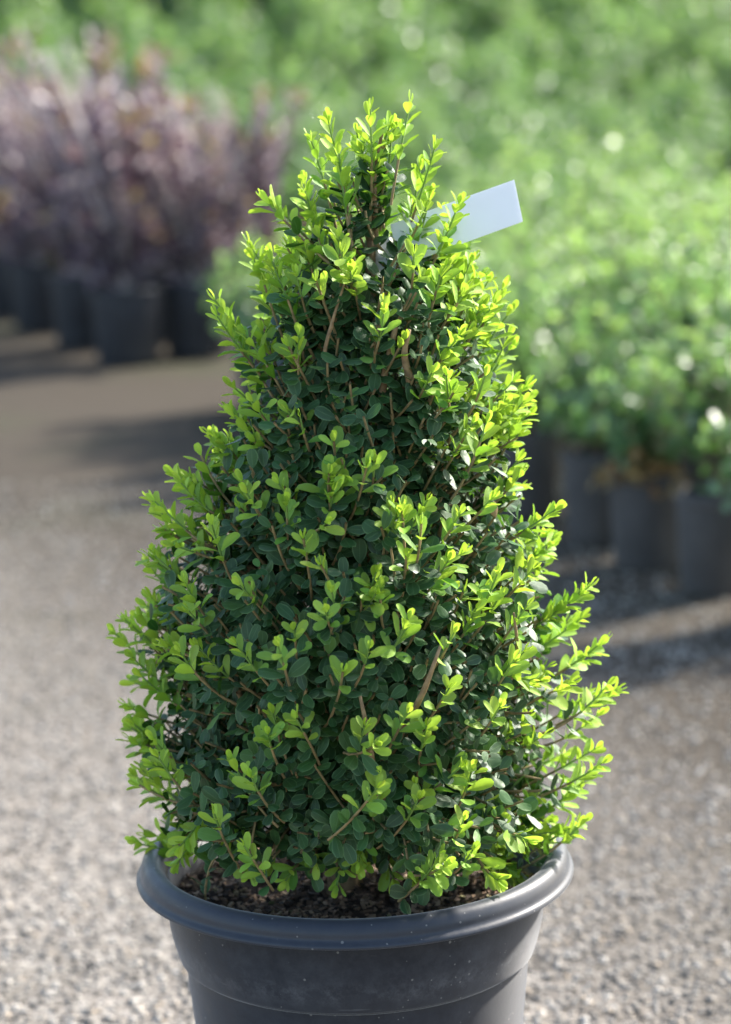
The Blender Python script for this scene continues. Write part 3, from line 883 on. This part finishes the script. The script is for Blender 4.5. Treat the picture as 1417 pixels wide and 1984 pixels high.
# ------------------------------------------------------------------ nursery pots
def nursery_pot_meshes(r, h, tp, mat=None):
    mat = mat or MAT_NPOT
    wall = [(0.0, 0.003), (r * tp - 0.004, 0.003), (r * tp, 0.008), (r * 0.955, h - 0.02)]
    v1, f1 = lathe(wall, 40)
    rim = [(r * 0.956, h - 0.022), (r * 0.985, h - 0.022), (r, h - 0.018), (r, h - 0.004), (r * 0.985, h), (r * 0.945, h - 0.002), (r * 0.925, h - 0.03)]
    v2, f2 = lathe(rim, 40)
    v3, f3 = lathe([(0.0, h - 0.026), (r * 0.5, h - 0.022), (r * 0.93, h - 0.028)], 40)
    return (np_mesh('pot_wall', v1, f1, mat), np_mesh('rim', v2, f2, mat), np_mesh('soil', v3, f3, MAT_SOIL))


SMALL = nursery_pot_meshes(0.081, 0.205, 0.84)
MAT_LPOT = plastic_material('large_pot_plastic', (0.020, 0.021, 0.025), (0.10, 0.10, 0.105), 0.35, speck=False, scale=1.2, rough=0.5, spec=0.3)
LARGE = nursery_pot_meshes(0.128, 0.272, 0.84, MAT_LPOT)


def nursery_pot(x, y, meshes, label, group):
    o = empty('nursery_pot', (x, y, 0), label, 'pot', group)
    o.rotation_euler.z = random.random() * 6
    for nme, me in zip(('pot_wall', 'rim', 'soil'), meshes): link(nme, me, o)
    return o


# ------------------------------------------------------------------ background shrubs
SIMPLE = [leaf_template(5, 3, 0.55, 0.8, 0.2 * (k % 2), -0.12 + 0.06 * k, seed=50 + k) for k in range(4)]
LONG = [leaf_template(5, 3, 0.34, 0.8, 0.25 * (k % 2), -0.16 + 0.06 * k, seed=70 + k) for k in range(4)]


def bushy_meshes(rad, hgt, n_st, n_lf, lsize, mat, seed, age_lo=0.0, age_hi=1.0, low=0.0):
    """a loose leafy shrub: stems fanning from the base, leaves along their outer half; base at z 0"""
    r = np.random.default_rng(seed)
    P, X, Z, L, A = [], [], [], [], []
    sacc = Acc()
    for s in range(n_st):
        th = r.random() * 6.283
        q = rad * math.sqrt(r.random()) * 0.95
        e = np.array([q * math.cos(th), q * math.sin(th), hgt * (1 - 0.55 * (q / rad) ** 2) * r.uniform(0.72, 1.08)])
        if low and r.random() < 0.3: e[2] = low + (hgt - low) * 0.25 * r.random(); e[:2] *= 1.05
        c = np.array([e[0] * 0.25, e[1] * 0.25, e[2] * 0.6])
        ts = np.linspace(0, 1, 6)[:, None]
        tube(sacc, 2 * ts * (1 - ts) * c + ts ** 2 * e, np.linspace(0.004, 0.0012, 6), 4, cap=False)
        for k in range(n_lf):
            f = r.uniform(0.30, 1.03)
            p = 2 * f * (1 - f) * c + f * f * e
            t = unit(2 * (1 - f) * c + 2 * f * (e - c))
            qd = unit(np.cross(t, r.normal(0, 1, 3)))
            d = unit(t * r.uniform(0.15, 0.8) + qd)
            nn = np.array([0, 0, 1.0]) + t * 0.5 + r.normal(0, 0.6, 3)
            nn -= d * (nn @ d)
            P.append(p); X.append(d); Z.append(unit(nn)); L.append(lsize * r.uniform(0.7, 1.25)); A.append(age_lo + (age_hi - age_lo) * min(1, max(0, (f - 0.45) * 1.3 * r.uniform(0.4, 1.2) * (e[2] / hgt))))
    P, X, Z, L, A = map(np.array, (P, X, Z, L, A))
    v, f, a = leaves_arrays(SIMPLE, r.integers(0, 4, len(P)), P, X, Z, L, A, r.random(len(P)))
    return np_mesh('foliage', v, f, mat, a), sacc.mesh('stems', MAT_STEM)


GREEN = [bushy_meshes(0.19, 0.36 + 0.03 * k, 30, 26, 0.034, MAT_GREEN, 100 + k, low=0.07) for k in range(5)]


def shrub(name, x, y, z, meshes, label, group, sc=1.0, cat='shrub'):
    o = empty(name, (x, y, z), label, cat, group)
    o.rotation_euler.z = random.random() * 6.283
    o.scale = (sc, sc, sc * random.uniform(0.92, 1.1))
    fo_ = link('foliage', meshes[0], o)
    st_ = link('stems', meshes[1], o)
    fo_['kind'] = 'stuff'; st_['kind'] = 'stuff'
    return o


U = np.array([-0.35, 0.937]); V = np.array([0.937, 0.35])
O0 = np.array([0.732, 2.568])


def in_view(x, y, m=0.25):
    d = y + 2.108
    return d > 1 and -0.151 * d - m < x < 0.151 * d + m


front_labels = {-1: ('pot', 'black nursery pot cut off by the right edge of the photo'),
                0: 'black nursery pot with bare mossy soil, nearest whole pot on the right',
                1: 'black nursery pot below the brown dried leaves, second of the row on the right',
                2: 'black nursery pot half covered by the boxwood, third of the row on the right',
                3: 'dark nursery pot just peeping past the right side of the boxwood'}
for i in range(-1, 18):
    for j in range(0, 9):
        if j < 4 and i > 10: continue
        if j >= 4 and i > 16: continue
        p = O0 + U * 0.280 * i + V * 0.285 * j + rng.normal(0, 0.012, 2)
        x, y = float(p[0]), float(p[1])
        if not in_view(x, y, (1.1 if j < 3 else 0.3) if i < 0 else 0.22): continue
        if j == 0:
            if i in (0, 1, 2, 3): lab, gp = front_labels[i], 'black nursery pots along the aisle on the right'
            elif i == -1: lab, gp = front_labels[-1][1], 'black nursery pots along the aisle on the right'
            elif i in (9, 10): lab, gp = 'last small dark pot of the green row, left of the boxwood' if i == 10 else 'small dark pot just before the last of the green row, beside the boxwood', 'black nursery pots along the aisle on the right'
            else: lab, gp = None, None
            if lab: nursery_pot(x, y, SMALL, lab, gp)
        elif j == 1 and 0 <= i < 4:
            nursery_pot(x, y, SMALL, 'black nursery pot in the shade behind the aisle pots on the right', 'shaded nursery pots of the second row')
        if (i, j) == (0, 0): x, y = x + 0.03, y + 0.05
        near = {(-1, 0): 'light green shrub cut off by the right edge, over the closest nursery pot', (0, 0): 'bushy light green shrub in the black pot with mossy soil on the right',
                (1, 0): 'green shrub standing over the brown dried leaves in the second pot', (2, 0): 'green shrub in the pot half covered by the boxwood'}
        lab = near.get((i, j), 'light green shrub in the blurred bed behind the front row on the right' if j > 0 else 'light green shrub of the front row, mostly hidden by the boxwood')
        gp = 'light green potted shrubs on the right'
        shrub('green_shrub', x, y, 0.192, GREEN[random.randrange(5)], lab, gp, random.uniform(0.85, 1.12))
# brown dried leaves round the second pot
P, X, Z = [], [], []
p = O0 + U * 0.280 * 1
for k in range(90):
    a_ = random.uniform(2.8, 5.6); q = random.uniform(0.03, 0.115)
    P.append((p[0] + 0.0 + q * math.cos(a_), p[1] + q * math.sin(a_), 0.19 + 0.10 * random.random() ** 2))
    X.append(unit(rng.normal(0, 1, 3))); Z.append(unit(rng.normal(0, 1, 3)))
v, f, a_ = leaves_arrays(SIMPLE, rng.integers(0, 4, 90), np.array(P), np.array(X), np.array(Z), np.full(90, 0.034), rng.random(90), rng.random(90))
dl = link('dried_leaves', np_mesh('dried_leaves', v, f, MAT_DRY, a_))
tag(dl, 'clump of brown dried leaves hanging over the rim of the second pot on the right', 'dried leaves', kind='stuff')


# purple shrubs in the larger pots on the left
def purple_meshes(seed):
    r = np.random.default_rng(seed)
    P, X, Z, L, A = [], [], [], [], []
    sacc = Acc()
    for s in range(24):
        th = r.random() * 6.283
        q = r.uniform(0.08, 0.36)
        h = r.uniform(0.50, 0.90) if s < 12 else r.uniform(0.10, 0.46)
        e = np.array([q * math.cos(th) - 0.07 * h, q * math.sin(th), h])
        c = np.array([e[0] * 0.25, e[1] * 0.25, h * 0.6])
        ts = np.linspace(0, 1, 9)[:, None]
        pts = 2 * ts * (1 - ts) * c + ts ** 2 * e
        tube(sacc, pts, np.linspace(0.0065, 0.003, 9), 5, cap=False)
        nl = int(12 + 24 * h)
        for k in range(nl):
            f = 0.12 + 0.92 * (k + r.random()) / nl
            p = 2 * f * (1 - f) * c + f * f * e
            t = unit(2 * (1 - f) * c + 2 * f * (e - c))
            for sg in (0, 1):
                qd = unit(np.cross(t, r.normal(0, 1, 3)))
                d = unit(t * r.uniform(0.4, 1.3) + qd)
                nn = np.array([0.15, -0.1, 0.9]) + qd * -0.3 + r.normal(0, 0.5, 3)
                nn -= d * (nn @ d)
                P.append(p); X.append(d); Z.append(unit(nn)); L.append(r.uniform(0.05, 0.085)); A.append(min(1, max(0, (0.70 * r.random() + (0.4 if f > 0.92 else 0)))))
    for s in range(3):      # tall pale canes, nearly bare, leaning over
        e = np.array([-0.18 - 0.22 * r.random(), r.uniform(-0.2, 0.2), r.uniform(0.78, 0.98)])
        c = np.array([e[0] * 0.25, e[1] * 0.4, e[2] * 0.6])
        ts = np.linspace(0, 1, 9)[:, None]
        tube(sacc, 2 * ts * (1 - ts) * c + ts ** 2 * e, np.linspace(0.009, 0.006, 9), 6)
    P, X, Z, L, A = map(np.array, (P, X, Z, L, A))
    v, f, a = leaves_arrays(LONG, r.integers(0, 4, len(P)), P, X, Z, L, A, r.random(len(P)))
    return np_mesh('foliage', v, f, MAT_PURPLE, a), sacc.mesh('stems', MAT_PALE)


PURPLE = [purple_meshes(200 + k) for k in range(4)]
O1 = np.array([-0.736, 6.312])
pl = {(0, 0): 'big black nursery pot at the near corner under the purple shrubs', (0, 1): 'big black nursery pot right of the near corner pot, touching the boxwood outline',
      (1, 0): 'big black nursery pot second along the aisle on the left', (2, 0): 'big black nursery pot third along the aisle on the left', (3, 0): 'big black nursery pot farthest along the aisle, at the left edge'}
sl = {(0, 0): 'purple-brown shrub in the near corner pot on the left', (0, 1): 'purple-brown shrub in the pot right of the corner, next to the boxwood', (1, 0): 'purple-brown shrub in the second pot along the left aisle',
      (2, 0): 'purple-brown shrub in the third pot along the left aisle', (3, 0): 'purple-brown shrub at the left edge of the photo'}
for i in range(0, 6):
    for j in range(0, 3):
        p = O1 + U * 0.60 * i + V * 0.33 * j + rng.normal(0, 0.015, 2)
        if i == 0: p = O1 + np.array([0.235, 0.155]) * j
        x, y = float(p[0]), float(p[1])
        if not in_view(x, y, 0.4): continue
        lab = pl.get((i, j))
        if lab or j == 1: nursery_pot(x, y, LARGE, lab or 'black nursery pot in the dark gap behind the aisle pots on the left', 'big black nursery pots on the left' if lab else 'pots in the shade under the purple shrubs')
        shrub('purple_shrub', x, y, 0.25, PURPLE[(i + 2 * j) % 4], sl.get((i, j), 'purple-brown shrub deep inside the clump on the left'), 'purple shrubs in pots on the left', random.uniform(0.84, 0.95) - 0.09 * j).rotation_euler.z = random.uniform(-0.5, 0.5)

# the big field of shrubs behind, in long rows
FIELD = [bushy_meshes(0.42, 0.72 + 0.05 * k, 60, 34, 0.055, MAT_FAR, 300 + k, age_hi=1.0) for k in range(4)]
y = 8.9
row = 0
while y < 25:
    dd = y + 2.1
    half = 0.151 * dd + 0.4
    hh = 1.114 + dd * (-0.05 + 0.082 * (dd - 10.5) / 16)       # the rows get taller away from the aisle
    sc = max(0.75, hh / 0.80)
    sxy = min(1.5, max(0.8, sc))
    x = -half + random.uniform(0, 0.3)
    while x < half:
        rel = np.array([x, y]) - O0
        a_u, a_v = rel @ U, rel @ V
        skip = (a_u < 5.0 and a_v < 2.9) or (x < -0.45 and y < 9.6)
        if not skip:
            band = 'nearest' if row < 3 else ('middle' if row < 7 else 'farthest')
            o = shrub('field_shrub', x, y + random.uniform(-0.1, 0.1), 0.0, FIELD[random.randrange(4)], 'leafy green shrub in the %s rows of the blurred field behind' % band, 'green shrubs in the %s rows of the field' % band)
            o.scale = (sxy * random.uniform(0.9, 1.1), sxy, sc * random.uniform(0.88, 1.12))
        x += random.uniform(0.56, 0.72) * sxy
    y += 0.8 * sxy
    row += 1

# tall hedge that closes the view
hedge_m = bushy_meshes(1.0, 2.9, 150, 46, 0.11, MAT_FAR, 900, age_hi=0.5)
hx = -5.0
k = 0
while hx < 5.3:
    shrub('hedge_tree', hx, 27.0 + random.uniform(-0.3, 0.3), 0.0, hedge_m, 'tall dark green bush closing the view along the top of the photo', 'tall bushes along the top edge', random.uniform(0.95, 1.2), cat='tree')
    hx += 0.8
